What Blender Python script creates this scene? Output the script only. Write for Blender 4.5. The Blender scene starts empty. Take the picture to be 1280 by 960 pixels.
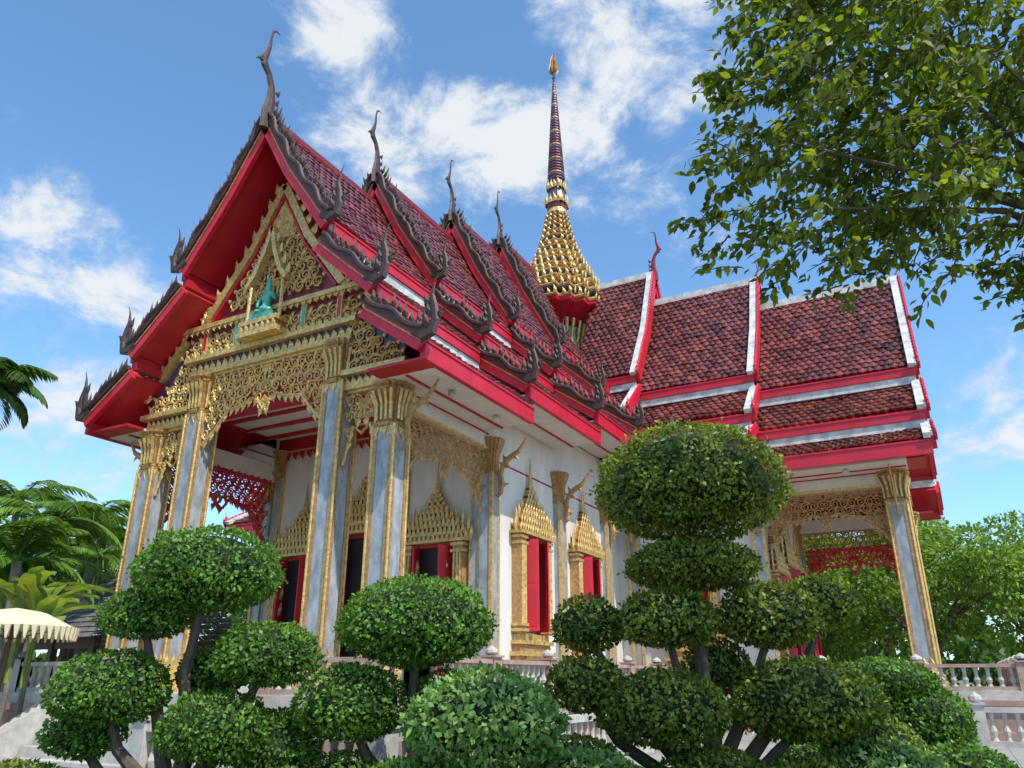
import bpy, math, random
import numpy as np
from mathutils import Matrix, Vector
rng=np.random.default_rng(5); rnd=random.Random(5)
sc=bpy.context.scene
sc.view_settings.view_transform='Standard'; sc.view_settings.look='None'; sc.view_settings.exposure=0

# ---------------------------------------------------------------- materials
def mat(name,col,rough=.6,metal=0,var=.25,scale=4,bump=0,bscale=30,island=0,col2=None,coat=0,trans=0,spec=None,stretch=None,glint_speck=0,stain=0):
    m=bpy.data.materials.new(name); m.use_nodes=True; nt=m.node_tree; N=nt.nodes; L=nt.links
    b=N['Principled BSDF']; b.inputs['Roughness'].default_value=rough; b.inputs['Metallic'].default_value=metal
    if spec is not None: b.inputs['Specular IOR Level'].default_value=spec
    if coat: b.inputs['Coat Weight'].default_value=coat; b.inputs['Coat Roughness'].default_value=.15
    tc=N.new('ShaderNodeTexCoord'); vec=tc.outputs['Object']
    if stretch:
        mp=N.new('ShaderNodeMapping'); mp.inputs['Scale'].default_value=stretch; L.new(vec,mp.inputs[0]); vec=mp.outputs[0]
    nz=N.new('ShaderNodeTexNoise'); nz.inputs['Scale'].default_value=scale; nz.inputs['Detail'].default_value=6; nz.inputs['Roughness'].default_value=.65
    L.new(vec,nz.inputs['Vector'])
    c2=col2 or tuple(c*(1-var) for c in col)
    rp=N.new('ShaderNodeValToRGB'); rp.color_ramp.elements[0].position=.35; rp.color_ramp.elements[1].position=.65
    rp.color_ramp.elements[0].color=(*c2,1); rp.color_ramp.elements[1].color=(*col,1)
    L.new(nz.outputs['Fac'],rp.inputs[0]); out=rp.outputs[0]
    if island:
        g=N.new('ShaderNodeNewGeometry'); mr=N.new('ShaderNodeMapRange'); mr.inputs[3].default_value=1-island; mr.inputs[4].default_value=1+island
        L.new(g.outputs['Random Per Island'],mr.inputs[0])
        mx=N.new('ShaderNodeVectorMath'); mx.operation='SCALE'; L.new(out,mx.inputs[0]); L.new(mr.outputs[0],mx.inputs['Scale']); out=mx.outputs[0]
    for amt,scl,lo,hi,colr in ((glint_speck,9,.60,.72,(.55,.50,.47,1)),(stain,1.6,.52,.75,(.25,.22,.18,1))):  # pale specks painted in as glints, then stains
        if not amt: continue
        n3=N.new('ShaderNodeTexNoise'); n3.inputs['Scale'].default_value=scl; n3.inputs['Detail'].default_value=6; n3.inputs['Roughness'].default_value=.8
        if stain:
            m9=N.new('ShaderNodeMapping'); m9.inputs['Scale'].default_value=(2.5,2.5,.35); L.new(tc.outputs['Object'],m9.inputs[0]); L.new(m9.outputs[0],n3.inputs['Vector'])
        else: L.new(vec,n3.inputs['Vector'])
        m3=N.new('ShaderNodeMapRange'); m3.inputs[1].default_value=lo; m3.inputs[2].default_value=hi; m3.inputs[4].default_value=amt; L.new(n3.outputs['Fac'],m3.inputs[0])
        mm=N.new('ShaderNodeMix'); mm.data_type='RGBA'; mm.inputs[7].default_value=colr; L.new(m3.outputs[0],mm.inputs[0]); L.new(out,mm.inputs[6]); out=mm.outputs[2]
    L.new(out,b.inputs['Base Color'])
    if bump:
        n2=N.new('ShaderNodeTexNoise'); n2.inputs['Scale'].default_value=bscale; n2.inputs['Detail'].default_value=4
        L.new(vec,n2.inputs['Vector'])
        bp=N.new('ShaderNodeBump'); bp.inputs['Strength'].default_value=bump; bp.inputs['Distance'].default_value=.03
        L.new(n2.outputs['Fac'],bp.inputs['Height']); L.new(bp.outputs[0],b.inputs['Normal'])
    if trans:
        t=N.new('ShaderNodeBsdfTranslucent'); s=N.new('ShaderNodeVectorMath'); s.operation='MULTIPLY'; s.inputs[1].default_value=(1.7,1.6,.5)
        L.new(out,s.inputs[0]); L.new(s.outputs[0],t.inputs['Color'])
        ms=N.new('ShaderNodeMixShader'); ms.inputs[0].default_value=trans
        L.new(b.outputs[0],ms.inputs[1]); L.new(t.outputs[0],ms.inputs[2]); L.new(ms.outputs[0],N['Material Output'].inputs['Surface'])
    return m
TILE=mat('roof_tile',(.185,.042,.047),.34,0,.45,.7,island=.45,spec=.6,glint_speck=.16)
TILEW=mat('roof_tile_painted_glints',(.185,.045,.034),.26,0,.5,.9,island=.55,spec=.8,glint_speck=.5)  # white sun glints are mixed into the tile colour as noise specks
RED=mat('red_paint',(.60,.010,.035),.4,0,.22,1.5,bump=.05,stain=.10)
REDD=mat('red_soffit_paint',(.50,.010,.020),.45,0,.25,1.5,stain=.10)
GOLD=mat('gold_leaf',(.84,.56,.20),.36,.35,.5,9,bump=.6,bscale=22)  # darker noise tone in the golds paints in the shade of crevices
GOLD2=mat('gold_bronze',(.58,.33,.13),.45,.25,.5,9,bump=.6,bscale=25)
NAGA=mat('glass_mosaic_dark',(.10,.025,.028),.45,0,.5,11,col2=(.022,.038,.024),bump=.5,bscale=40,spec=.4,glint_speck=.12)
BLUE=mat('blue_glass_mosaic',(.03,.05,.14),.25,.0,.4,7,col2=(.10,.03,.03),bump=.3)
MARB=mat('grey_marble',(.42,.43,.44),.28,0,.35,2.6,col2=(.21,.225,.25),stretch=(2,2,.8))
WALL=mat('whitewashed_wall',(.76,.71,.66),.75,0,.16,.8,bump=.1,stretch=(2,2,.5),stain=.25)
WHITE=mat('weathered_white_plaster',(.74,.73,.72),.7,0,.5,2.5,bump=.3,stain=.4)
CEIL=mat('cream_ceiling',(.72,.66,.60),.7,0,.15,2,stain=.12)
DARK=mat('interior_shade',(.03,.025,.025),.6)  # near-black colour standing in for the shade inside openings
STONE=mat('balustrade_stone',(.54,.51,.46),.7,0,.35,3,bump=.2,stain=.4)
PINKST=mat('pink_sandstone',(.46,.31,.25),.8,0,.35,3,bump=.2,stain=.25)
JADE=mat('jade_green_paint',(.08,.42,.32),.35,0,.3,6)
SPB=mat('blue_spire_mosaic',(.07,.09,.18),.25,.2,.5,25,col2=(.16,.06,.08),bump=.3)
MAROON=mat('maroon_mosaic',(.24,.025,.035),.4,0,.4,12,bump=.3)
BARK=mat('bark',(.13,.095,.07),.9,0,.4,8,bump=.6,stretch=(2,2,.6))
BARKP=mat('palm_bark',(.22,.19,.15),.9,0,.4,6,bump=.5)
WOOD=mat('brown_wood',(.10,.045,.025),.6,0,.3,5)
GREYT=mat('grey_shingle',(.16,.15,.15),.8,0,.4,6,island=.3)
CLOTH=mat('cream_fabric',(.70,.62,.40),.8,0,.15,3)

# ---------------------------------------------------------------- mesh builder
class MB:
    def __init__(s): s.v=[];s.n=0;s.f=[];s.mi=[];s.mats=[];s.M=Matrix.Identity(4)
    def add(s,vs,fs,m):
        A=np.asarray(vs,dtype=float).reshape(-1,3); M=np.array(s.M)
        s.v.append(A@M[:3,:3].T+M[:3,3])
        if m not in s.mats: s.mats.append(m)
        k=s.mats.index(m); n=s.n
        if isinstance(fs,np.ndarray): s.f.extend((fs+n).tolist())
        else: s.f.extend([[i+n for i in f] for f in fs])
        s.mi.extend([k]*len(fs)); s.n+=len(A)
    def box(s,x0,x1,y0,y1,z0,z1,m):
        x0,x1=min(x0,x1),max(x0,x1);y0,y1=min(y0,y1),max(y0,y1)
        s.add([(x0,y0,z0),(x1,y0,z0),(x1,y1,z0),(x0,y1,z0),(x0,y0,z1),(x1,y0,z1),(x1,y1,z1),(x0,y1,z1)],
              [(0,3,2,1),(4,5,6,7),(0,1,5,4),(1,2,6,5),(2,3,7,6),(3,0,4,7)],m)
    def cbox(s,x,y,z0,z1,hx,hy,m): s.box(x-hx,x+hx,y-hy,y+hy,z0,z1,m)
    def prism(s,poly,y0,y1,m):
        n=len(poly); v=[(p[0],y0,p[1]) for p in poly]+[(p[0],y1,p[1]) for p in poly]
        s.add(v,[list(range(n)),list(range(2*n-1,n-1,-1))]+[(i,i+n,(i+1)%n+n,(i+1)%n) for i in range(n)],m)
    def loft(s,outline,levels,m,c=(0,0),caps=True):
        n=len(outline); v=[]
        for z,r in levels: v+=[(c[0]+p[0]*r,c[1]+p[1]*r,z) for p in outline]
        f=[(k*n+i,k*n+(i+1)%n,(k+1)*n+(i+1)%n,(k+1)*n+i) for k in range(len(levels)-1) for i in range(n)]
        if caps: f+=[list(range(n-1,-1,-1)),[(len(levels)-1)*n+i for i in range(n)]]
        s.add(v,f,m)
    def tube(s,path,rad,m,sides=6,ref=None,flat=1.0):
        P=[Vector(p) for p in path]; n=len(P)
        if not hasattr(rad,'__len__'): rad=[rad]*n
        v=[]; r0=Vector(ref) if ref else None
        u=None
        for i,p in enumerate(P):
            t=(P[min(i+1,n-1)]-P[max(i-1,0)]).normalized()
            if r0 is not None: b=r0; a=t.cross(b).normalized()
            else:
                if u is None: u=Vector((1,0,0)) if abs(t.x)<.8 else Vector((0,1,0))
                a=(u-t*u.dot(t)).normalized(); u=a; b=t.cross(a)
            for k in range(sides):
                an=2*math.pi*k/sides
                v.append(p+a*math.cos(an)*rad[i]+b*math.sin(an)*rad[i]*flat)
        f=[(k*sides+i,k*sides+(i+1)%sides,(k+1)*sides+(i+1)%sides,(k+1)*sides+i) for k in range(n-1) for i in range(sides)]
        f+=[list(range(sides-1,-1,-1)),[(n-1)*sides+i for i in range(sides)]]
        s.add([tuple(q) for q in v],f,m)
    def obj(s,name,parent=None,smooth=False):
        me=bpy.data.meshes.new(name); V=np.vstack(s.v)
        me.from_pydata(V.tolist(),[],s.f)
        for m in s.mats: me.materials.append(m)
        me.polygons.foreach_set('material_index',s.mi)
        if smooth: me.polygons.foreach_set('use_smooth',[True]*len(me.polygons))
        me.update(); o=bpy.data.objects.new(name,me); sc.collection.objects.link(o)
        if parent: o.parent=parent
        return o
def empty(name):
    o=bpy.data.objects.new(name,None); sc.collection.objects.link(o); return o
SQ=[(-1,-1),(1,-1),(1,1),(-1,1)]
def circ(n): return [(math.cos(2*math.pi*i/n),math.sin(2*math.pi*i/n)) for i in range(n)]
q=[(1,.4),(.86,.4),(.86,.65),(.65,.65),(.65,.86),(.4,.86),(.4,1)]
RED20=[]
for k in range(4):
    a=k*math.pi/2
    RED20+=[(x*math.cos(a)-y*math.sin(a),x*math.sin(a)+y*math.cos(a)) for x,y in q]

# ornaments in local XZ plane, thickness along Y
def flame(mb,x,z,ang,h,w,y,d,m,hand=1):
    pts=[(-.5,0),(-.58,.28),(-.34,.55),(-.05,.78),(.30,1.0),(.22,.66),(.42,.38),(.5,0)]
    c,s=math.cos(ang),math.sin(ang)
    poly=[(x+ (p*w*hand)*s + qq*h*c, z - (p*w*hand)*c + qq*h*s) for p,qq in pts]
    n=len(poly); cx=sum(p[0] for p in poly)/n; cz=sum(p[1] for p in poly)/n
    v=[(p[0],y,p[1]) for p in poly]+[(cx,y+d,cz),(cx,y-d,cz)]
    mb.add(v,[(i,(i+1)%n,n) for i in range(n)]+[((i+1)%n,i,n+1) for i in range(n)],m)
def scroll(mb,x,z,R,hand,rot,y,m,th=.2,turn=1.55):
    P=[];rr=[];n=13
    for i in range(n):
        t=i/(n-1); a=rot+hand*t*turn*2*math.pi; r=R*(1-.82*t)
        P.append((x+r*math.cos(a),y,z+r*math.sin(a))); rr.append(R*th*(1-.45*t))
    mb.tube(P,rr,m,4,ref=(0,1,0),flat=1.1)
    a=rot; fx,fz=P[0][0],P[0][2]
    flame(mb,fx,fz,a-hand*1.2,R*1.0,R*.55,y,R*.2,m,hand)
def inpoly(poly):
    def f(x,z):
        c=False;n=len(poly)
        for i in range(n):
            x1,z1=poly[i];x2,z2=poly[(i+1)%n]
            if (z1>z)!=(z2>z) and x<(x2-x1)*(z-z1)/(z2-z1)+x1: c=not c
        return c
    return f
def fill(mb,reg,x0,x1,z0,z1,R,y,m,cx=None):
    p=R*1.75; cx=(x0+x1)/2 if cx is None else cx
    nz=int((z1-z0)/p)+2; nx=int((x1-x0)/2/p)+2
    for j in range(nz):
        z=z0+j*p*.9
        for i in range(nx):
            dx=(i+.5*(j%2)+.25)*p
            for sg in (1,-1):
                x=cx+sg*dx
                if reg(x,z) and reg(x+R*.6*sg,z+R*.5) and reg(x,z-R*.6):
                    scroll(mb,x,z,R,sg*(1 if (i+j)%2 else -1),(1.57 if sg>0 else 1.57)+(j%3)*1.0*sg,y,m)
                    flame(mb,x+sg*R*.9,z+R*.5,(.9 if sg>0 else math.pi-.9),R*1.1,R*.6,y+.01,R*.2,m,sg)
                    flame(mb,x-sg*R*.2,z-R*.75,(-.6 if sg>0 else math.pi+.6),R*.8,R*.5,y+.015,R*.2,m,-sg)

C=Vector((-15.05,33.0,0))
def armM(deg): return Matrix.Translation(C)@Matrix.Rotation(math.radians(deg),4,'Z')
FRONT,RIGHT,LEFT,BACK=armM(180),armM(-90),armM(90),armM(0)
FZ=1.3

def polyoff(P,a,b):
    P=[Vector(p) for p in P]; out=[];inn=[]
    for i,p in enumerate(P):
        t=(P[min(i+1,len(P)-1)]-P[max(i-1,0)]).normalized(); n=Vector((-t.y,t.x))
        if n.y<0: n=-n
        out.append(p+n*a); inn.append(p+n*b)
    return [tuple(o) for o in out]+[tuple(o) for o in reversed(inn)]
def mir(poly,sg): return [(sg*p[0],p[1]) for p in poly]

def tiles(mb,P,s0,s1,sg,m,w=.27,e=.29):
    P=np.array(P,float); d=np.diff(P,axis=0); L=np.linalg.norm(d,axis=1); cum=np.concatenate([[0],np.cumsum(L)])
    rows=int(cum[-1]/e+.5); cols=int((s1-s0)/w)
    T=np.array([(0,0,.02),(w/2,0,.055),(w,0,.02),(0,e*.8,.05),(w/2,e*1.22,.11),(w,e*.8,.05),(0,e*.8,-.01),(w/2,e*1.22,.02),(w,e*.8,-.01)])
    F=np.array([(0,1,4,3),(1,2,5,4),(3,4,7,6),(4,5,8,7)])
    I,J=np.meshgrid(np.arange(cols),np.arange(rows)); I=I.ravel();J=J.ravel()
    a=s0+I[:,None]*w+(J[:,None]%2)*w/2+T[None,:,0]+rng.normal(0,.006,(len(I),1))
    b=J[:,None]*e+T[None,:,1]+rng.normal(0,.010,(len(I),1)); nn=np.repeat(T[None,:,2],len(I),0)+rng.normal(0,.010,(len(I),1))
    nn=nn+rng.normal(0,.02,(len(I),1))*(T[None,:,0]/w-.5)
    k=np.clip(np.searchsorted(cum,b,side='right')-1,0,len(d)-1)
    tx=d[k,0]/L[k]; tz=d[k,1]/L[k]; bb=b-cum[k]
    sag=.03*np.sin(a*.9+b*.5)
    x=P[k,0]+tx*bb-tz*(nn+sag); z=P[k,1]+tz*bb+tx*(nn+sag)
    V=np.stack([sg*x,a,z],-1).reshape(-1,3)
    Fs=(F[None]+np.arange(len(I))[:,None,None]*9).reshape(-1,4)
    mb.add(V,Fs,m)

def chofa(mb,y,z,H,m,sc_=1):
    k=H/3.15
    pts=[(0.05,-.5,.30),(.10,.1,.24),(.06,.6,.17),(.10,1.05,.13),(.24,1.4,.12),(.46,1.62,.15),(.50,1.85,.13),(.42,2.1,.09),(.36,2.4,.07),(.36,2.75,.055),(.32,3.0,.045),(.20,3.13,.035),(.04,3.12,.015)]
    mb.tube([(0,y+o*k,z+h*k) for o,h,r in pts],[r*k for o,h,r in pts],m,8,ref=(1,0,0),flat=.5)
    mb.tube([(0,y+.50*k,z+1.68*k),(0,y+.68*k,z+1.72*k),(0,y+.80*k,z+1.58*k)],[.07*k,.05*k,.01],m,5)
    M0=mb.M.copy(); mb.M=M0@Matrix.Rotation(math.pi/2,4,'Z')
    for h in (.2,.55,.9): flame(mb,y-.10*k,z+h*k,2.2,.34*k,.16*k,0,.05,m)
    mb.M=M0
def hanghong(mb,x,z,sg,y,m,k=1.0):
    pts=[(-.2,.1,.13),(.08,-.08,.15),(.30,-.02,.15),(.38,.25,.12),(.34,.6,.09),(.26,.9,.07),(.32,1.2,.03),(.42,1.42,.01)]
    mb.tube([(x+sg*o*k,y,z+h*k) for o,h,r in pts],[r*k for o,h,r in pts],m,6,ref=(0,1,0),flat=.6)
    for (o,h,a,hh) in ((.0,.05,1.9,.5),(.18,.1,1.8,.65),(.26,.35,1.9,.55),(.22,.65,2.1,.4),(.42,.3,.9,.35)):
        an=a if sg>0 else math.pi-a
        flame(mb,x+sg*o*k,z+h*k,an,hh*k,.2*k,y,.06,m,sg)

def section(rt,bb,s0,s1,tiers,style,ch,gy,hk,front=False,inner=True):
    tm=TILEW if style=='w' else TILE
    for sg in (1,-1):
        for ti,P in enumerate(tiers):
            tiles(rt,P,s0,s1-.08,sg,tm)
            bb.prism(mir(polyoff(P,-.04,-.18),sg),s0,s1-.1,REDD)
            ox,oz=P[-1]; fh=.36 if ti<2 else .50
            bb.box(sg*(ox-.08),sg*(ox+.06),s0,s1-.09,oz-fh,oz-.03,RED)
            bb.box(sg*(ox-.06),sg*(ox+.09),s0,s1-.085,oz-.10,oz-.045,RED)
            if ti==2 and inner:
                bb.box(sg*4.24,sg*(ox-.09),s0,s1-.12,oz-fh+.08,oz-fh+.14,CEIL)
                bb.box(sg*4.9,sg*4.97,s0,s1-.13,oz-fh+.04,oz-fh+.077,REDD)
            if ti<2:
                bb.box(sg*(ox-.22),sg*(ox+.0),s0,s1-(1.4 if front else .12),oz-.66,oz-fh-.004,WHITE)
                if front: bb.box(sg*(ox-.22),sg*(ox+.0),s1-1.39,s1-.12,oz-.60,oz-fh-.004,REDD)
            Pe=list(P); d=(Vector(P[-1])-Vector(P[-2])).normalized(); Pe[-1]=(P[-1][0]+d.x*.12,P[-1][1]+d.y*.12)
            if style=='n':
                bb.prism(mir(polyoff(Pe,.10,-.32),sg),s1-.1,s1+.04,RED)
                bb.prism(mir(polyoff(Pe,.20,.0),sg),s1-.06,s1+.10,NAGA)
                bb.prism(mir(polyoff(Pe,-.06,-.10),sg),s1+.0,s1+.07,GOLD2)
                pts=[];rr=[]
                for a,b in zip(Pe[:-1],Pe[1:]):
                    a=Vector(a);b=Vector(b);Ln=(b-a).length;k=max(2,int(Ln/.16));t=(b-a).normalized();n=Vector((-t.y,t.x))
                    if n.y<0:n=-n
                    for i in range(k):
                        s=i/k*Ln; p=a+t*s+n*(.15+.06*math.sin((s+a.x)*5.2)); pts.append((sg*p.x,s1+.1,p.y)); rr.append(.065)
                bb.tube(pts,rr,NAGA,6,ref=(0,1,0))
            else:
                bb.prism(mir(polyoff(Pe,.10,-.34),sg),s1-.1,s1+.04,RED)
                bb.prism(mir(polyoff(Pe,.22,.04),sg),s1-.30,s1-.02,WHITE)
                bb.prism(mir(polyoff(Pe,.24,-.06),sg),s1-.015,s1+.10,RED)
            for a,b in zip(Pe[:-1],Pe[1:]):
                a=Vector(a);b=Vector(b);t=(b-a);Ln=t.length;t.normalize();n=Vector((-t.y,t.x))
                if n.y<0:n=-n
                step=.22; k=int(Ln/step)
                for i in range(k):
                    wv=.05*math.sin(((i+.5)*Ln/k+a.x)*5.2)
                    p=a+t*(i+.5)*Ln/k+n*((.18+wv) if style=='n' else .20)
                    an=math.atan2(n.y-t.y*.5,n.x-t.x*.5)
                    if sg<0: an=math.pi-an
                    hh=.36+.08*(i%2) if style=='n' else .16
                    flame(bb,sg*p.x,p.y,an,hh,.17 if style=='n' else .2,s1+.03,.05,NAGA if style=='n' else RED,-sg)
            hanghong(bb,sg*ox,oz+.05,sg,s1+.03,NAGA if style=='n' else RED,hk*(1.0 if style=='n' else .42))
    zt=tiers[0][0][1]
    if style=='w': bb.box(-.16,.16,s0,s1,zt-.12,zt+.20,WHITE)
    else: bb.box(-.10,.10,s0,s1,zt-.1,zt+.14,MAROON)
    if gy is not None:
        poly=[]
        for P in tiers: poly+=[(p[0]-.05 if i else p[0],p[1]-.2) for i,p in enumerate(P)]
        full=poly+[(-a,b) for a,b in reversed(poly[1:])]
        bb.prism(full,gy-.1,gy,REDD)
    if ch: chofa(bb,s1-.05,zt+.1,ch,NAGA if style=='n' else MAROON)

def raised(T,h,out=0):
    r=[]
    for P in T:
        q=[]
        for o,z in P:
            f=1-.45*min(1,o/2.7)
            if 0.2<o<2: f-=.04
            q.append((o+(out if o>1 else 0),z+h*f))
        r.append(q)
    return r
TF=[[(0,17),(1.25,14.85),(2.75,12.75)],[(2.6,12.1),(4.4,10.5)],[(4.25,9.85),(5.88,8.70)]]
TR=[[(0,17.3),(1.6,14.6),(3.4,12.2)],[(3.25,11.5),(4.9,10.1)],[(4.75,9.45),(6.1,8.75)]]

temple=empty('buddhist_temple')
rt=MB(); bb=MB()
rt.M=bb.M=FRONT
section(rt,bb,14.9,20.3,TF,'n',3.15,19.0-.35,1.0,True,False)
section(rt,bb,10.0,15.3,raised(TF,1.2,.03),'n',2.7,15.0,.9)
section(rt,bb,6.0,10.4,raised(TF,2.4,.06),'n',2.6,10.1,.85)
section(rt,bb,3.0,6.4,raised(TF,3.4,.09),'n',2.5,6.1,.8)
for M in (RIGHT,LEFT,BACK):
    rt.M=bb.M=M
    section(rt,bb,9.7,15.7,TR,'w',.7,13.9,1,False,False)
    section(rt,bb,4.9,10.05,raised(TR,1.4,.03),'w',.9,9.8,1)
    section(rt,bb,1.9,5.2,raised(TR,3.0,.06),'w',2.4,4.9,1)
rt.M=bb.M=Matrix.Identity(4)
rt.obj('roof_tiles',temple); bb.obj('bargeboards_and_finials',temple)

# ---------------------------------------------------------------- body
bd=MB(); orn=MB()
def column(mb,x,y,zt,r=.29):
    z0=FZ
    mb.loft(SQ,[(z0,r+.16),(z0+.18,r+.16),(z0+.22,r+.10),(z0+.42,r+.12),(z0+.5,r+.05),(z0+.62,r+.03)],GOLD,(x,y))
    mb.cbox(x,y,z0+.6,zt-1.1,r,r,MARB)
    for sx in (1,-1):
        for sy in (1,-1):
            mb.cbox(x+sx*(r-.04),y+sy*(r-.04),z0+.62,zt-1.1,.065,.065,GOLD2)
            mb.tube([(x+sx*(r+.02),y+sy*(r+.02),z0+.64),(x+sx*(r+.02),y+sy*(r+.02),zt-1.12)],.035,GOLD,6)
    mb.loft(RED20,[(zt-1.14,r+.05),(zt-1.06,r+.09),(zt-1.0,r+.02),(zt-.55,r+.03),(zt-.25,r+.13),(zt-.2,r+.17),(zt-.14,r+.12),(zt-.08,r+.20),(zt,r+.20)],GOLD2,(x,y))
    M0=mb.M.copy()
    for k in range(4):
        mb.M=M0@Matrix.Translation((x,y,0))@Matrix.Rotation(k*math.pi/2,4,'Z')
        for i in range(4):
            xx=-r+.09+i*(2*r-.18)/3
            mb.tube([(xx,r+.04,zt-1.0),(xx,r+.05,zt-.6),(xx*1.35,r+.16,zt-.26)],[.04,.045,.05],GOLD,5)
        for i in range(3):
            xx=(-.8+i*.8)*r; flame(mb,xx,zt-1.15,-math.pi/2,.3,.2,r+.02,.03,GOLD)
            flame(mb,xx*.9,z0+.6,math.pi/2,.35,.2,r+.02,.03,GOLD)
    mb.M=M0
def lamb(mb,x0,x1,zt,drop,mid,y,m,R=.15):
    w=(x1-x0); c=(x0+x1)/2
    def zb(x):
        u=abs(x-c)/(w/2)
        return zt-mid-(drop-mid)*max(0,(u-.35)/.65)**1.8-.14*abs(math.cos(u*math.pi*2.5))-( .25 if u<.1 else 0)
    reg=lambda x,z: x0<x<x1 and zb(x)<z<zt
    fill(mb,reg,x0,x1,zt-drop-.2,zt,R,y,m)
    n=max(4,int(w/.22))
    P=[(x0+w*i/n,y,zb(x0+w*i/n)) for i in range(n+1)]
    mb.tube(P,.045,m,5)
    for i in range(n):
        x=x0+w*(i+.5)/n; flame(mb,x,zb(x)+.02,-math.pi/2,.24,.17,y,.03,m,1 if x<c else -1)
    mb.box(x0,x1,y-.05,y+.05,zt-.07,zt,m)
def window(mb,w,z0,z1,ztop,door=False,ang=62):
    """centred at local x=0, wall face at y=0 outward +y"""
    h=w/2
    if not door:
        for (a,b,e) in ((0,.12,.52),(.12,.3,.40),(.3,.42,.50),(.42,.62,.34),(.62,.72,.44),(.72,.9,.30)):
            mb.box(-h-e,h+e,0,e*.75,z0-.95+a,z0-.95+b,GOLD2 if b in(.3,.62) else GOLD)
        for i in range(9):
            flame(mb,-h+w*i/8,z0-.75,math.pi/2,.25,.2,.32,.03,GOLD)
    for sg in (1,-1):
        mb.cbox(sg*(h+.22),.16,z0-.04,z1,.16,.16,GOLD2)
        for i in range(3): mb.tube([(sg*(h+.22)+(i-1)*.1,.33,z0+.2),(sg*(h+.22)+(i-1)*.1,.33,z1-.3)],.035,GOLD,5)
        for zz in (z0,z0+.15,z1-.3,z1-.12): mb.cbox(sg*(h+.22),.16,zz,zz+.08,.21,.21,GOLD)
        for i in range(int((z1-z0-.7)/.3)): flame(mb,sg*(h+.22),z0+.3+i*.3,math.pi/2,.28,.22,.335,.03,GOLD,sg)
        mb.box(sg*(h-.01),sg*(h+.06),.0,.16,z0,z1,GOLD)
        mb.box(sg*(h-.06),sg*(h-.012),.0,.12,z0,z1-.05,RED)
    mb.box(-h+.06,h-.06,.0,.11,z1-.09,z1-.003,RED)
    mb.box(-h,h,.012,.03,z0,z1,DARK)  # flat dark panel on the wall, painted shade in place of an interior
    M0=mb.M.copy()
    for sg in (1,-1):
        mb.M=M0@Matrix.Translation((sg*(h-.07),.05,0))@Matrix.Rotation(sg*math.radians(-ang),4,'Z')
        mb.box(0,-sg*h*.88,0,.05,z0+.03,z1-.1,RED)
        for a,b in ((.06,.45),(.5,.92)): 
            zz0=z0+(z1-z0)*a; zz1=z0+(z1-z0)*b
            mb.box(-sg*h*.12,-sg*h*.76,-.012,.062,zz0,zz1,REDD)
            if door: 
                for q_ in range(3): flame(mb,-sg*h*.44,zz0+.1+q_*(zz1-zz0)/3.4,math.pi/2,(zz1-zz0)/3.2,.22,.0,.09,GOLD)
    mb.M=M0
    z=z1; W=h+.52; H=ztop-z1
    hs=[.09,.10,.10,.09,.08,.07,.06,.05]; ws=[1,.90,.72,.52,.36,.25,.17,.11]
    for i,(a,b) in enumerate(zip(hs,ws)):
        hh=a*H*.95; ww=W*b; dep=.42*(.4+.6*b)
        mb.box(-ww,ww,0,dep,z,z+hh*.4,GOLD)
        mb.box(-ww*.86,ww*.86,0,dep*.85,z+hh*.4,z+hh,MAROON if i%2 else GOLD2)
        n=max(2,int(ww*2/.15))
        for k in range(n+1):
            xx=-ww+2*ww*k/n
            flame(mb,xx,z+hh*.3,math.pi/2,hh*1.25,.11,dep*.95,.03,GOLD,1 if xx<0 else -1)
        if i<4:
            for sg in (1,-1): flame(mb,sg*ww,z+hh*.2,1.2 if sg>0 else math.pi-1.2,hh*2.2,.18,dep*.6,.05,GOLD,-sg)
        z+=hh
    mb.tube([(0,.12,z-.05),(0,.12,z+(ztop-z)*.4),(0,.12,ztop)],[.10,.05,.008],GOLD,6)
def bracket(mb,x,y,z,sg=1,m=None):
    m=m or GOLD2
    pts=[(0,0),(.10,.1),(.14,.35),(.10,.65),(.18,.9),(.42,1.1),(.7,1.25),(.95,1.6)]
    mb.tube([(x+sg*a,y,z+b) for a,b in pts],[.05,.09,.10,.08,.09,.09,.07,.04],m,6,ref=(0,1,0),flat=.6)
    for a,b,an in ((.12,.3,.2),(.1,.65,2.4),(.3,1.0,2.2),(.5,1.15,-.6),(.2,.9,-.4)):
        flame(mb,x+sg*a,z+b,an if sg>0 else math.pi-an,.28,.15,y,.03,m,sg)
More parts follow.
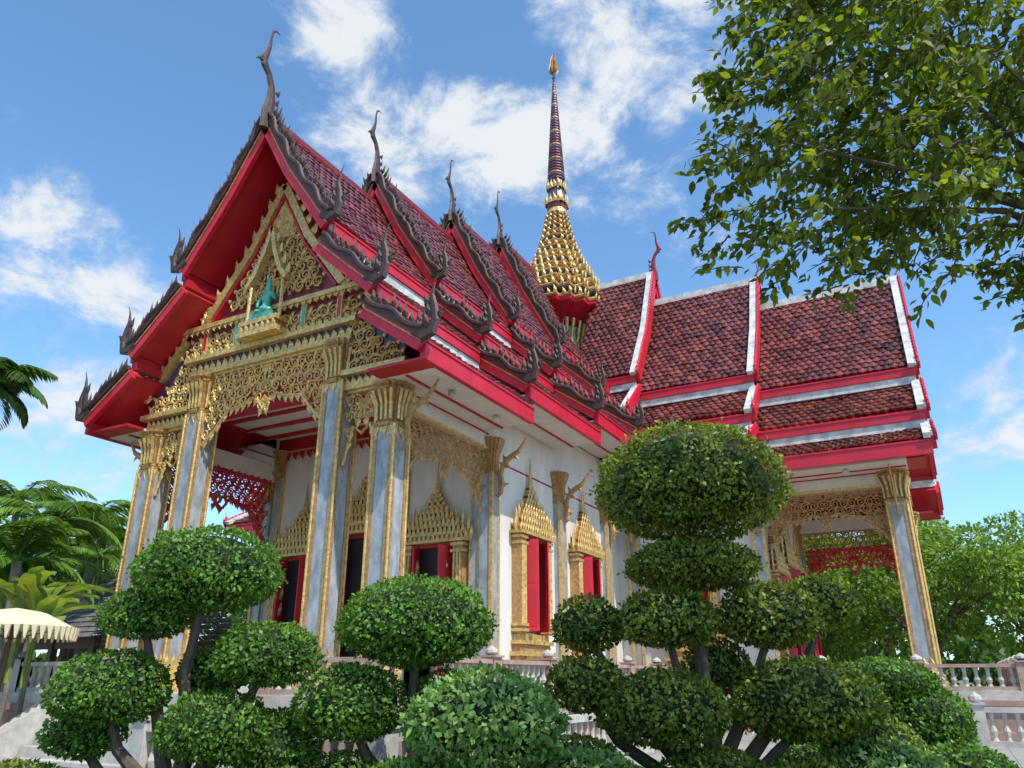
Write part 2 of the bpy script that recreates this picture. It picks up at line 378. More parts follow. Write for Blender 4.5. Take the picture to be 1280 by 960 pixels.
def facade(mb,orn,yc,statue=True):
    for x in (2.52,-2.52): column(mb,x,yc,9.7)
    for x in (4.2,-4.2): column(mb,x,yc,8.3)
    f=yc+.30
    mb.box(-2.95,2.95,yc-.25,f,9.7,9.86,GOLD); mb.box(-2.9,2.9,yc-.2,f-.06,9.86,10.12,BLUE)
    mb.box(-3.15,3.15,yc-.25,f+.12,10.12,10.26,GOLD)
    for i in range(24):
        x=-2.85+i*5.7/23; flame(mb,x,9.87,math.pi/2,.24,.2,f-.03,.04,GOLD)
    mb.box(-3.35,3.35,yc-.2,f-.1,10.26,11.12,MAROON)
    fill(orn,lambda x,z:abs(x)<3.3 and 10.28<z<11.1,-3.3,3.3,10.42,11.1,.19,f-.05,GOLD,0)
    for x in (-2.5,-1.25,1.25,2.5):
        mb.box(x-.09,x+.09,yc,f+.02,10.26,11.12,GOLD); mb.box(x-.05,x+.05,yc,f+.03,10.4,11.0,JADE if abs(x)<2 else RED)
    mb.box(-3.5,3.5,yc-.25,f+.1,11.12,11.26,GOLD)
    mb.box(-3.3,3.3,yc-.2,f-.02,11.26,11.36,RED)
    for i in range(30):
        x=-3.3+i*6.6/29; flame(mb,x,10.26,math.pi/2,.16,.17,f+.1,.03,GOLD); flame(mb,x,11.13,-math.pi/2,.16,.17,f+.06,.03,GOLD)
    for sg in (1,-1):
        mb.box(sg*2.2,sg*4.62,yc-.25,f-.05,8.3,8.46,GOLD); mb.box(sg*2.8,sg*4.55,yc-.2,f-.1,8.46,8.66,BLUE)
        for i in range(9): flame(mb,sg*(2.9+i*.2),8.44,math.pi/2,.22,.18,f-.07,.03,GOLD)
        mb.box(sg*2.8,sg*4.75,yc-.25,f+.08,8.66,8.8,GOLD)
        mb.prism(mir([(2.83,8.8),(4.6,8.8),(4.6,9.3),(3.9,10.05),(3.4,10.6),(2.83,10.6)],sg),yc-.2,f-.12,BLUE)
        fill(orn,(lambda s:lambda x,z:2.85<s*x<4.55 and 8.8<z<8.8+1.6-(s*x-2.85)*.75)(sg),min(sg*2.85,sg*4.6),max(sg*2.85,sg*4.6),8.92,10.3,.17,f-.08,GOLD)
        mb.prism(mir(polyoff([(3.35,10.95),(4.7,9.4)],.1,-.1),sg),yc-.2,f+.02,GOLD)
        for i in range(6): flame(mb,sg*(3.4+i*.24),10.95-i*.27,.8 if sg>0 else math.pi-.8,.3,.22,f,.04,GOLD,-sg)
        hanghong(mb,sg*4.6,9.3,sg,f,GOLD,.5)
        mb.prism(mir(polyoff([(0,15.3),(1.1,13.3),(2.55,11.4)],.12,-.12),sg),yc-.2,f+.06,GOLD)
        mb.prism(mir(polyoff([(0,14.9),(1.0,13.05),(2.3,11.4)],.03,-.03),sg),yc-.2,f+.02,RED)
        for i in range(9):
            t=(i+.5)/9; a=Vector((0,15.3)).lerp(Vector((2.55,11.4)),t); a.x-=.12*math.sin(t*3.14)*1.5; a.y-=.25*math.sin(t*3.14)*.6
            flame(mb,sg*(a.x+.12),a.y+.1,.9 if sg>0 else math.pi-.9,.4,.28,f,.04,GOLD,-sg)
        hanghong(mb,sg*2.6,11.35,sg,f,GOLD,.45)
        lamb(orn,*(sorted((sg*2.85,sg*3.88))),8.3,1.9,.75,yc+.1,GOLD,.13)
    mb.prism([(0,15.2),(1.05,13.2),(2.5,11.36),(-2.5,11.36),(-1.05,13.2)],yc-.2,f-.14,MAROON)
    reg=inpoly([(0,14.95),(1.0,13.1),(2.35,11.36),(-2.35,11.36),(-1.0,13.1)])
    fill(orn,reg,-2.4,2.4,11.45,15,.19,f-.06,GOLD,0)
    mb.prism([(.35,14.3),(0,15.0),(-.35,14.3),(-.5,13.5),(.5,13.5)],f-.14,f-.04,GOLD)
    lamb(orn,-2.2,2.2,9.7,2.1,1.0,yc+.15,GOLD,.165)
    if statue:
        mb.box(-.75,.75,f-.05,f+.45,10.28,10.42,GOLD); mb.box(-.62,.62,f-.05,f+.40,10.42,10.62,GOLD2); mb.box(-.7,.7,f-.05,f+.45,10.62,10.75,GOLD)
        for i in range(7): flame(mb,-.6+i*.2,10.42,math.pi/2,.25,.18,f+.44,.03,GOLD)
        mb.box(-.4,.4,f+.1,f+.4,10.75,10.95,JADE)
        for sg in (1,-1):
            mb.tube([(sg*.62,f+.25,10.75),(sg*.6,f+.25,11.9)],.05,GOLD,6)
            mb.prism(mir(polyoff([(0,13.7),(.2,12.9),(.5,12.2),(.75,11.9)],.07,-.07),sg),f+.15,f+.35,GOLD)
            for i in range(4): flame(mb,sg*(.1+.18*i),13.2-.38*i,1.1 if sg>0 else math.pi-1.1,.35,.2,f+.25,.04,GOLD,-sg)
        mb.tube([(0,f+.25,13.4),(0,f+.25,14.0)],[.08,.01],GOLD,6)

bd.M=orn.M=FRONT
facade(bd,orn,19.0)
def sidewall(sg,y0,y1): bd.box(sg*4.05,sg*4.2,y0,y1,FZ,9.6,WALL)
def side_cols(mb,sg,ys,zt=8.1):
    for y in ys:
        mb.cbox(sg*4.25,y,FZ+.5,zt-1.0,.2,.2,MARB)
        for s2 in (1,-1): mb.cbox(sg*4.42,y+s2*.18,FZ+.5,zt-1.0,.045,.055,GOLD)
        mb.loft(SQ,[(FZ,.36),(FZ+.3,.34),(FZ+.5,.24)],GOLD,(sg*4.25,y))
        mb.loft(RED20,[(zt-1.02,.26),(zt-.9,.24),(zt-.45,.27),(zt-.15,.38),(zt,.4)],GOLD2,(sg*4.25,y))
    for y in ys: bracket(orn,sg*4.5,y,6.4,sg)
def rotside(M,sg,y):
    return M@Matrix.Translation((sg*4.205,y,0))@Matrix.Rotation(math.radians(-90 if sg>0 else 90),4,'Z')
def body(M,yend,ywall,wins,ysec,dmat=GOLD2):
    bd.M=orn.M=M
    bd.box(-4.19,4.19,ywall-.2,ywall,FZ,9.25,WALL)
    for sg in (1,-1):
        sidewall(sg,3.9,ywall+.1)
        bd.box(sg*4.2,sg*4.215,3.9,ywall,7.55,7.6,REDD)
        bd.box(sg*4.2,sg*4.24,3.9,ywall,FZ,FZ+.45,MARB)
        side_cols(bd,sg,[ywall]+[w+dy for w in wins for dy in (-2.1,)])
        bd.box(sg*4.0,sg*4.3,ywall+.2,yend-.3,7.75,8.3,CEIL)
        bd.box(sg*4.3,sg*4.33,ywall+.2,yend-.3,7.75,7.83,GOLD)
        bd.box(sg*4.3,sg*4.33,ywall+.2,yend-.3,8.2,8.237,REDD)
        bd.box(sg*4.22,sg*5.8,ysec,yend+.55,8.24,8.30,CEIL)
        bd.box(sg*4.9,sg*4.97,ysec,yend+.5,8.2,8.238,REDD)
        bd.box(sg*4.22,sg*5.8,yend+.56,yend+1.1,8.24,8.31,REDD)
        for yy in np.arange(ysec+1,yend,2.2):
            bd.loft(circ(8),[(8.06,.07),(8.12,.11),(8.2,.09),(8.239,.05)],WHITE,(sg*5.3,float(yy)))
        bracket(orn,sg*4.55,yend,6.6,sg)
        orn.M=M@Matrix.Translation((sg*4.2,(ywall+yend)/2,0))@Matrix.Rotation(math.pi/2,4,'Z'); hw=(yend-ywall)/2-.3
        lamb(orn,-hw,hw,7.75,1.75,.75,0,dmat,.16)
        orn.M=M
        for w in wins:
            bd.M=rotside(M,sg,w); window(bd,1.25,2.85,5.6,8.15); bd.M=M
        for x in (1.3,3.85):
            bd.box(sg*(x-.14),sg*(x+.14),ywall+.003,ywall+.12,FZ,8.2,MARB)
            bd.box(sg*(x-.16),sg*(x-.11),ywall+.003,ywall+.14,FZ,8.2,GOLD); bd.box(sg*(x+.11),sg*(x+.16),ywall+.003,ywall+.14,FZ,8.2,GOLD)
            bd.loft(RED20,[(7.9,.17),(8.1,.16),(8.6,.2),(8.8,.3)],GOLD2,(sg*x,ywall+.12))
    bd.box(-4.04,4.04,ywall+.004,ywall+.10,8.8,9.24,REDD)
    bd.box(-4.04,4.04,ywall+.004,ywall+.14,8.74,8.80,GOLD)
    for i in range(26): flame(bd,-3.9+i*.312,8.74,-math.pi/2,.3,.26,ywall+.09,.03,REDD)
    bd.box(-4.1,4.1,ywall,yend-.2,9.25,9.32,CEIL)
    for i in range(5): bd.box(-4.1,4.1,ywall+.6+i*(yend-ywall-1)/4-.06,ywall+.6+i*(yend-ywall-1)/4+.06,9.15,9.248,REDD)
    bd.box(-4.15,4.15,yend-.32,yend-.22,8.95,9.7,REDD)
    for x,w,zt in ((0,1.5,8.6),(-2.55,1.3,7.6),(2.55,1.3,7.6)):
        bd.M=M@Matrix.Translation((x,ywall+.004,0)); window(bd,w,FZ+.05,5.2 if x else 5.7,zt,door=True,ang=72); bd.M=M
body(FRONT,19.0,14.4,(12.0,7.9),14.9)
orn.M=FRONT@Matrix.Translation((4.0,16.7,0))@Matrix.Rotation(math.pi/2,4,'Z')
lamb(orn,-1.95,1.95,7.7,1.9,.8,0,RED,.16)
for M in (RIGHT,LEFT,BACK):
    bd.M=orn.M=M; facade(bd,orn,14.25,False)
    body(M,14.25,9.65,(7.0,),9.7)
orn.M=RIGHT@Matrix.Translation((-4.0,11.95,0))@Matrix.Rotation(math.pi/2,4,'Z')
lamb(orn,-1.95,1.95,6.9,1.1,.55,0,RED,.13)
bd.M=orn.M=Matrix.Identity(4)
bd.cbox(C.x,C.y,8,13.6,3.9,3.9,REDD)
bd.obj('walls_columns_and_windows',temple); orn.obj('gold_openwork_ornament',temple)

def skinned(name,pts,edges,rad,m,parent,M):
    me=bpy.data.meshes.new(name); me.from_pydata(pts,edges,[]); o=bpy.data.objects.new(name,me); sc.collection.objects.link(o)
    me.materials.append(m)
    sk=o.modifiers.new('s','SKIN'); sk.use_smooth_shade=True
    for i,r in enumerate(rad): me.skin_vertices[0].data[i].radius=(r,r)
    me.skin_vertices[0].data[0].use_root=True
    ss=o.modifiers.new('b','SUBSURF'); ss.levels=1; ss.render_levels=1
    o.parent=parent; o.matrix_local=M; return o
pts=[(0,0,.12),(0,0,.4),(0,0,.72),(0,0,.88),(0,0,1.05),(0,0,1.2),(0,0,1.5),
     (.24,0,.74),(.36,.06,.48),(.22,.2,.28),(-.24,0,.74),(-.40,.05,.5),(-.30,.2,.75),
     (.36,.15,.1),(.05,.32,.08),(-.36,.15,.1),(-.05,.36,.12)]
ed=[(0,1),(1,2),(2,3),(3,4),(4,5),(5,6),(2,7),(7,8),(8,9),(2,10),(10,11),(11,12),(0,13),(13,14),(0,15),(15,16)]
rd=[.2,.14,.17,.07,.13,.09,.015,.08,.06,.045,.08,.06,.045,.11,.07,.11,.07]
skinned('seated_deity_statue',pts,ed,rd,JADE,temple,FRONT@Matrix.Translation((0,19.47,10.92))@Matrix.Scale(.85,4))

# ---------------------------------------------------------------- spire
sp=MB(); cx,cy=C.x,C.y; c=(cx,cy)
sp.loft(RED20,[(13.4,3.4),(13.9,3.3),(14.2,1.6)],REDD,c)
sp.loft(RED20,[(14.1,1.3),(18.0,1.0),(18.2,1.15),(18.3,.95)],WALL,c)
for k in range(4):
    sp.M=Matrix.Translation((cx,cy,0))@Matrix.Rotation(k*math.pi/2,4,'Z')
    for x in (-.8,-.4,0,.4,.8):
        d=1.06 if abs(x)<.5 else .92
        sp.tube([(x,d+.2,15.0),(x,d+.08,17.4),(x*1.2,d+.30,18.5)],[.06,.07,.09],GOLD,6)
        flame(sp,x,17.0,math.pi/2,1.1,.3,d+.1,.05,GOLD)
sp.M=Matrix.Identity(4)
sp.loft(RED20,[(18.2,.95),(18.6,1.35),(18.9,2.0),(19.05,2.35),(19.25,2.38)],RED,c)
def ringfl(z,r,n,h,w,m,lean=0,off=0):
    for k in range(4):
        sp.M=Matrix.Translation((cx,cy,0))@Matrix.Rotation(k*math.pi/2,4,'Z')
        for i in range(n):
            x=(-1+2*(i+.5+off)/n)*r*.86
            ax=abs(x)/r; yy=r*(1.0 if ax<.42 else (.88 if ax<.68 else .72))
            hh=h*rnd.uniform(.85,1.15)*(1.25 if ax<.12 or .36<ax<.46 else 1)
            flame(sp,x,z,math.pi/2,hh,w,yy,.05,m,1 if i<n/2 else -1)
    sp.M=Matrix.Identity(4)
prof=[(19.25,2.42),(19.85,2.36),(20.45,2.18),(21.0,1.94),(21.5,1.70),(22.0,1.47),(22.45,1.27),(22.9,1.10),(23.3,.97),(23.7,.86),(24.1,.77),(24.45,.70),(24.8,.64),(25.1,.59),(25.4,.54)]
for i in range(len(prof)-1):
    z,r=prof[i]; z2,r2=prof[i+1]; h=z2-z
    sp.loft(RED20,[(z,r),(z+.14*h,r+.05),(z+.30*h,r-.02)],GOLD,c)
    sp.loft(RED20,[(z+.28*h,r*.84),(z+h*.72,r2*.88)],RED if i%2 else MAROON,c)
    sp.loft(RED20,[(z+h*.70,r2*.96),(z+h*.82,r2*1.03),(z+h*1.0,r2*.98)],GOLD2 if i%2 else SPB,c)
    ringfl(z+.14*h,r*1.01,max(4,int(r*5)),h*.72,.20,GOLD,off=0)
oct_=circ(12)
pr2=[(25.4,.60,GOLD),(25.75,.54,MAROON),(26.1,.62,GOLD),(26.4,.50,SPB),(27.1,.46,GOLD),(27.4,.50,SPB),(27.7,.42,GOLD)]
for i in range(len(pr2)-1): sp.loft(oct_,[(pr2[i][0],pr2[i][1]),(pr2[i+1][0],pr2[i+1][1]*.92)],pr2[i][2],c)
ringfl(26.0,.6,4,.6,.25,GOLD); ringfl(27.0,.5,4,.6,.22,GOLD)
z=27.6
for i in range(36):
    r=.44*(1-i/37)**.9+.07; h=.195
    sp.loft(oct_,[(z,r*.85),(z+h*.3,r),(z+h*.6,r),(z+h,r*.83)],(SPB,SPB,GOLD2,SPB,MAROON)[i%5],c)
    z+=h
sp.tube([(cx,cy,z-.1),(cx,cy,z+1.2),(cx,cy,36.9)],[.085,.05,.015],SPB,8)
for zz,rr in ((z+.3,.13),(z+.8,.1),(35.4,.11)): sp.loft(oct_,[(zz,.03),(zz+.08,rr),(zz+.16,.03)],GOLD2,c)
for k in range(4):
    sp.M=Matrix.Translation((cx,cy,0))@Matrix.Rotation(k*math.pi/4,4,'Z')
    for sg in (1,-1):
        flame(sp,0,35.4,math.pi/2+sg*.3,.9,.42,0,.04,GOLD2,sg); flame(sp,0,36.0,math.pi/2+sg*.15,.8,.3,0,.03,GOLD2,sg)
sp.M=Matrix.Identity(4)
sp.obj('crossing_spire',temple)

# ---------------------------------------------------------------- platform
pf=MB()
def plat(M,hw,ye):
    pf.M=M
    for z0,z1,e in ((0,.25,.5),(.25,.9,.3),(.9,1.05,.4),(1.05,FZ-.02,.15)):
        pf.box(-hw-e,hw+e,hw-2,ye+e,z0,z1,STONE if e==.15 else PINKST)
    pf.box(-hw,hw,hw-2,ye,1.0,FZ,STONE)
PE=20.6
plat(FRONT,6.4,PE); plat(RIGHT,6.35,16.9); plat(LEFT,6.33,16.93); plat(BACK,6.3,16.9)
pf.M=Matrix.Identity(4); pf.cbox(C.x,C.y,.9,FZ-.004,6.8,6.8,STONE)
pf.M=FRONT
for i in range(6):
    zt=FZ-.2*(i+1); pf.box(-2.3+.003*i,2.3-.003*i,PE+.42+.28*i,PE+.42+.28*(i+1)-.003,.02,zt,STONE)
for sg in (1,-1):
    pf.M=FRONT@Matrix.Translation((sg*2.5,0,0))@Matrix.Rotation(math.pi/2,4,'Z')
    pf.prism([(PE+.3,.01),(PE+.3,1.6),(PE+.7,1.6),(PE+2.4,.45),(PE+2.4,.01)],-.17,.17,STONE)
    pf.M=FRONT; pf.cbox(sg*2.5,PE+2.6,.01,.95,.22,.22,STONE); pf.loft(circ(10),[(.95,.12),(1.05,.22),(1.2,.24),(1.35,.15),(1.55,.02)],STONE,(sg*2.5,PE+2.6))
pf.M=Matrix.Identity(4)
pf.obj('platform_and_stairs',temple)
BAL=circ(8)
def balustrade(name,pts,z0,h,m,parent=None,pm=None):
    mb=MB(); pm=pm or m
    for (ax,ay),(bx,by) in zip(pts[:-1],pts[1:]):
        L=math.hypot(bx-ax,by-ay); an=math.atan2(by-ay,bx-ax)
        mb.M=Matrix.Translation((ax,ay,z0))@Matrix.Rotation(an,4,'Z')
        mb.box(.0,L,-.13,.13,0,.14*h,pm); mb.box(.0,L,-.14,.14,h*.84,h*.97,pm)
        n=max(1,round(L/2.6)); 
        for i in range(n+1):
            x=L*i/n; mb.cbox(x,0,-.02,h*1.02,.17,.17,pm); mb.cbox(x,0,h*1.02,h*1.08,.21,.21,pm)
            mb.loft(BAL,[(h*1.08,.08),(h*1.16,.16),(h*1.24,.15),(h*1.36,.02)],m,(x,0))
            if i<n:
                k=int(L/n/.27)
                for j in range(1,k):
                    xx=x+L/n*j/k
                    mb.loft(BAL,[(h*.14,.075),(h*.22,.05),(h*.38,.09),(h*.55,.045),(h*.75,.06),(h*.84,.075)],m,(xx,0),caps=False)
    return mb.obj(name,parent)
def W(x,y,M): v=M@Vector((x,y,0)); return (v.x,v.y)
balustrade('platform_balustrade',[W(-2.5,PE-.2,FRONT),W(-6.2,PE-.2,FRONT),W(-6.2,6.4,FRONT),W(6.2,16.7,RIGHT),W(-6.1,16.7,RIGHT)],FZ,.72,STONE,temple,PINKST)
balustrade('platform_balustrade_far',[W(2.5,PE-.2,FRONT),W(6.2,PE-.2,FRONT),W(6.2,7,FRONT)],FZ,.72,STONE,temple)
balustrade('garden_balustrade',[(-12.0,9.4),(-7.0,9.2),(-6.6,24.6),(2.6,24.6)],0,.95,STONE)
Fv=Vector((-math.sin(math.radians(28.6)),math.cos(math.radians(28.6)),0)); Rv=Vector((Fv.y,-Fv.x,0))
def at(fwd,lat): v=Fv*fwd+Rv*lat; return (v.x,v.y)
balustrade('stone_balustrade',[at(21.5,-19),at(22.5,-12.9)],.45,1.05,STONE)
balustrade('stone_balustrade',[(3.0,25.5),(8.5,30.2),(20,37)],.12,.95,STONE,None,PINKST)
w=MB()
w.M=Matrix.Translation((3.0,25.5,0))@Matrix.Rotation(math.atan2(4.7,5.5),4,'Z'); w.box(-.3,8,-1.2,-.56,.0,.06,PINKST); w.box(-.3,8,-.55,.4,0,.119,PINKST)
w.obj('stone_kerb')
w=MB(); w.M=Matrix.Translation((*at(22.0,-16),0))@Matrix.Rotation(math.radians(28.6)+math.atan2(1,6.1),4,'Z'); w.box(-3.6,3.3,-.5,.5,0,.44,STONE); w.obj('low_garden_wall')

# ---------------------------------------------------------------- ground
def ground_mat():
    m=bpy.data.materials.new('paving'); m.use_nodes=True; N=m.node_tree.nodes; L=m.node_tree.links; b=N['Principled BSDF']; b.inputs['Roughness'].default_value=.85
    tc=N.new('ShaderNodeTexCoord'); br=N.new('ShaderNodeTexBrick'); br.inputs['Scale'].default_value=1; br.inputs['Brick Width'].default_value=.8; br.inputs['Row Height'].default_value=.8; br.inputs['Mortar Size'].default_value=.012; br.offset=0
    br.inputs['Color1'].default_value=(.40,.38,.34,1); br.inputs['Color2'].default_value=(.34,.33,.30,1); br.inputs['Mortar'].default_value=(.18,.17,.15,1)
    nz=N.new('ShaderNodeTexNoise'); nz.inputs['Scale'].default_value=.7; nz.inputs['Detail'].default_value=8
    mx=N.new('ShaderNodeMix'); mx.data_type='RGBA'; mx.blend_type='MULTIPLY'; mx.inputs[0].default_value=.5
    L.new(tc.outputs['Object'],br.inputs[0]); L.new(tc.outputs['Object'],nz.inputs[0]); L.new(br.outputs[0],mx.inputs[6]); L.new(nz.outputs['Fac'],mx.inputs[7]); L.new(mx.outputs[2],b.inputs['Base Color'])
    return m
g=MB(); g.add([(-1500,-1500,0),(1500,-1500,0),(1500,1500,0),(-1500,1500,0)],[(0,1,2,3)],mat('ground_soil',(.20,.19,.13),.95,0,.3,.2,col2=(.10,.13,.05))); g.obj('ground')
g=MB(); g.add([(-60,-20,.004),(30,-20,.004),(30,60,.004),(-60,60,.004)],[(0,1,2,3)],ground_mat()); g.obj('paved_courtyard')
g=MB()
gs=mat('garden_soil',(.07,.08,.03),.95,0,.4,5,bump=.5)
g.add([(-10.5,4.2,.010),(4.5,4.2,.010),(4.5,13,.010),(-6.8,13,.010),(-6.8,8.7,.010),(-10.5,8.7,.010)],[(0,1,2,3,4,5)],gs); g.obj('garden_bed')

# ---------------------------------------------------------------- foliage
LEAF4=np.array([(0,0,0),(-.32,.45,.08),(0,1,0),(.32,.45,.08)]); LEAF6=np.array([(0,0,0),(-.2,.22,.05),(-.24,.5,.07),(0,1,-.04),(.24,.5,.07),(.2,.22,.05)])
def leafmesh(name,P,A,Nn,S,m,shape=LEAF4,parent=None):
    A=A/np.linalg.norm(A,axis=1,keepdims=True); B=np.cross(A,Nn); B/=np.linalg.norm(B,axis=1,keepdims=True)+1e-9; Nn=np.cross(B,A)
    k=len(shape); V=P[:,None]+S[:,None,None]*(shape[None,:,0:1]*B[:,None]+shape[None,:,1:2]*A[:,None]+shape[None,:,2:3]*Nn[:,None])
    n=len(P); me=bpy.data.meshes.new(name); me.vertices.add(n*k); me.vertices.foreach_set('co',V.astype(np.float32).ravel())
    me.loops.add(n*k); me.loops.foreach_set('vertex_index',np.arange(n*k,dtype=np.int32)); me.polygons.add(n)
    me.polygons.foreach_set('loop_start',np.arange(0,n*k,k,dtype=np.int32)); me.polygons.foreach_set('loop_total',np.full(n,k,dtype=np.int32))
    me.materials.append(m); me.update(); me.validate(); o=bpy.data.objects.new(name,me); sc.collection.objects.link(o)
    if parent: o.parent=parent
    return o
def unit(n):
    v=rng.normal(size=(n,3)); return v/np.linalg.norm(v,axis=1,keepdims=True)
def bumps(U,seed,amp):
    r=np.random.default_rng(seed); s=np.zeros(len(U))
    for f in (3,6,11,19,30):
        for _ in range(3):
            k=r.normal(size=3)*f; s+=np.sin(U@k+r.uniform(0,6.28))/f**.45
    return 1+amp*s/3
TOPM=[mat('topiary_leaf_a',(.125,.27,.030),.5,0,.5,2.5,island=.6,trans=.28,spec=.35),
      mat('topiary_leaf_b',(.24,.30,.040),.5,0,.5,2.5,island=.65,trans=.28,spec=.35,col2=(.09,.14,.022)),
      mat('topiary_leaf_c',(.21,.37,.10),.5,0,.4,2.5,island=.5,trans=.28,spec=.35)]
COREM=mat('foliage_gap_shade',(.010,.022,.005),.95)  # near-black colour paints the shade seen in gaps between leaves
def topiary(base,lobes,mi,dens=850,ls=.062,name='topiary_tree'):
    """base=(x,y) world; lobes in metres (right,back,height,rx,rz) in the tree's own frame"""
    par=empty(name); par.location=(base[0],base[1],0); par.rotation_euler=(0,0,math.radians(28.6))
    core=MB(); tr=MB(); PP=[];AA=[];NN=[]
    cs=circ(16)
    for li,(x,y,z,rx,rz) in enumerate(lobes):
        area=4*math.pi*((rx*rx*2+rx*rz*2)/4)**1.0
        n=int(area*dens); U=unit(n); k=bumps(U,li+int(abs(base[0])*10),.085)*(1+rng.normal(0,.028,n)+(rng.random(n)<.05)*rng.uniform(0,.13,n))
        zz=U[:,2]; flatb=np.where(zz<0,.72,1.0)
        rad=np.stack([np.full(n,rx),np.full(n,rx),rz*flatb],-1)
        P=np.array([x,y,z])+U*rad*k[:,None]
        nn=U/rad; nn/=np.linalg.norm(nn,axis=1,keepdims=True)
        A=nn*.55+unit(n)*.9; Nf=nn+unit(n)*.65
        PP.append(P);AA.append(A);NN.append(Nf)
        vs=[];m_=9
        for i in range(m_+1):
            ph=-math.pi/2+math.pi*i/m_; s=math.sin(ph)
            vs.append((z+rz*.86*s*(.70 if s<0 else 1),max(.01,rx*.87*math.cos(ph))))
        core.loft(cs,vs,COREM,(x,y))  # solid dark filler behind the leaves, shade put into its colour
        tr.tube([(0,0,0),(x*.25+rnd.uniform(-.08,.08),y*.3,z*.3),(x*.7+rnd.uniform(-.1,.1),y*.7,z*.6),(x,y,z-rz*.3)],[.13,.09,.065,.04],BARK,7)
    P=np.vstack(PP);A=np.vstack(AA);Nf=np.vstack(NN)
    leafmesh('leaves',P,A,Nf,ls*rng.uniform(.7,1.3,len(P)),TOPM[mi],parent=par)
    core.obj('shade_core',par); tr.obj('trunk_and_limbs',par)
topiary((-2.70,9.92),[(0,0,3.92,1.18,.82),(-.05,.05,2.92,.80,.33),(-1.4,.1,2.2,.40,.36),(-.45,-.1,2.25,.60,.38),(.85,.0,2.3,.60,.44),(1.6,.2,2.47,.48,.36),(-1.45,0,1.5,.46,.34),(-.6,-.3,1.22,.72,.46),(1.15,-.1,1.3,.86,.50),(-1.65,-.2,.62,.55,.34),(-.1,-.4,.50,.65,.34),(.25,.4,1.7,.4,.35),(1.95,.1,.75,.55,.42),(1.0,-.5,.42,.65,.32)],1)
topiary((-5.52,7.82),[(0,0,2.16,.86,.56),(-.68,-.1,1.3,.60,.44),(.35,.25,1.25,.42,.42),(-.75,-.1,.45,.5,.36)],0,1100,.052)
topiary((-4.30,7.35),[(0,0,1.15,.76,.50),(.85,.2,.55,.5,.34),(-.5,.1,.5,.5,.36)],2,700,.08)
topiary((-7.75,6.55),[(.04,0,2.76,.82,.54),(-.62,0,2.28,.50,.30),(.85,-.05,1.82,.58,.38),(-.84,-.1,1.45,.62,.43),(.45,-.2,1.05,.60,.40),(1.05,.1,.85,.48,.40),(-1.15,.1,1.0,.42,.30),(.1,.4,1.65,.38,.30),(-1.3,-.5,.40,.6,.28),(-.2,-.4,.28,.5,.28)],0,1100,.052)
topiary((-.95,12.95),[(0,0,1.55,.66,.30),(.3,-.1,1.02,.75,.48),(-.6,.2,1.1,.5,.4),(.45,-.2,.45,.7,.36),(-.9,-.3,.5,.8,.36)],0)
for (f_,l_,h_,r_) in ((9.2,-5.3,.45,.5),(9.0,-2.4,.40,.5),(9.0,.9,.55,.5),(9.6,4.2,.5,.7),(10.5,5.6,.45,.6),(9.3,-1.2,.45,.5),(8.6,-3.4,.3,.45)):
    topiary(at(f_,l_),[(0,0,h_,r_,r_*.6),(.3,.2,h_*.8,r_*.7,r_*.5)],rnd.choice((0,1,2)),name='clipped_shrub')

def tree(name,base,h,cr,n,m,seed,ls=.26,clumps=30,zs=.45,trunk=.28,dens=1.0):
    par=empty(name); par.location=(*base,0); r=random.Random(seed)
    tr=MB(); PP=[];AA=[];NN=[]
    for i in range(clumps):
        a=r.uniform(0,6.28); d=cr*math.sqrt(r.uniform(0,1))*.85; x,y=d*math.cos(a),d*math.sin(a)
        z=h*(1-zs)+ h*zs*(.15+.8*r.random())*(1-.45*(d/cr)**2)
        s=cr*r.uniform(.20,.36)
        k=int(n/clumps); U=unit(k); rr=s*(.55+.5*rng.random(k)**.5)
        P=np.array([x,y,z])+U*rr[:,None]*np.array([1,1,.7]); PP.append(P); AA.append(U+unit(k)*.8-np.array([0,0,.2])); NN.append(U*.4+unit(k)*.6+np.array([0,0,.5]))
        if i%2==0: tr.tube([(0,0,h*.25),(x*.35,y*.35,h*.42),(x*.9,y*.9,z)],[trunk*.6,trunk*.35,.04],BARK,6)
    tr.tube([(0,0,-.1),(.1,0,h*.15),(0,.1,h*.3),(0,0,h*.5)],[trunk*1.2,trunk,trunk*.85,trunk*.5],BARK,9)
    tr.obj('trunk_and_limbs',par)
    P=np.vstack(PP);leafmesh('leaves',P,np.vstack(AA),np.vstack(NN),ls*rng.uniform(.6,1.3,len(P)),m,parent=par)
TREEM=mat('tree_leaf_light',(.20,.33,.05),.55,0,.45,.35,island=.45,trans=.35,spec=.3)
TREED=mat('tree_leaf_dark',(.08,.16,.03),.55,0,.4,.35,island=.4,trans=.3,spec=.3)
for i,(f,l,h,cr) in enumerate([(44,23,11,6.2),(50,33,11.5,6.5),(46,14.5,10.4,5),(52,20,12,6),(58,27,13,6),(40,31,9.8,4.8),(60,10,10,6)]):
    tree('shade_tree',at(f,l),h,cr,16000,TREEM,i+3,zs=.74,ls=.28)
for i,(f,l,h,cr) in enumerate([(48,-32,11,6),(54,-24,11,6),(52,-40,12,6),(60,-16,10,6),(44,-27,9.5,5)]):
    tree('background_tree',at(f,l),h,cr,7000,TREED,i+30,zs=.7)
PP=[];n=26000
a=rng.uniform(-1.1,1.1,n); d=rng.uniform(95,120,n); zt=(7+3*np.sin(a*17)+2*np.sin(a*41+1)); z=rng.random(n)**.7*zt
P=np.stack([np.array(Fv.x)*d*np.cos(a)+Rv.x*d*np.sin(a),Fv.y*d*np.cos(a)+Rv.y*d*np.sin(a),z],-1)
leafmesh('distant_tree_line',P,unit(n),unit(n),rng.uniform(.9,1.8,n),TREED)

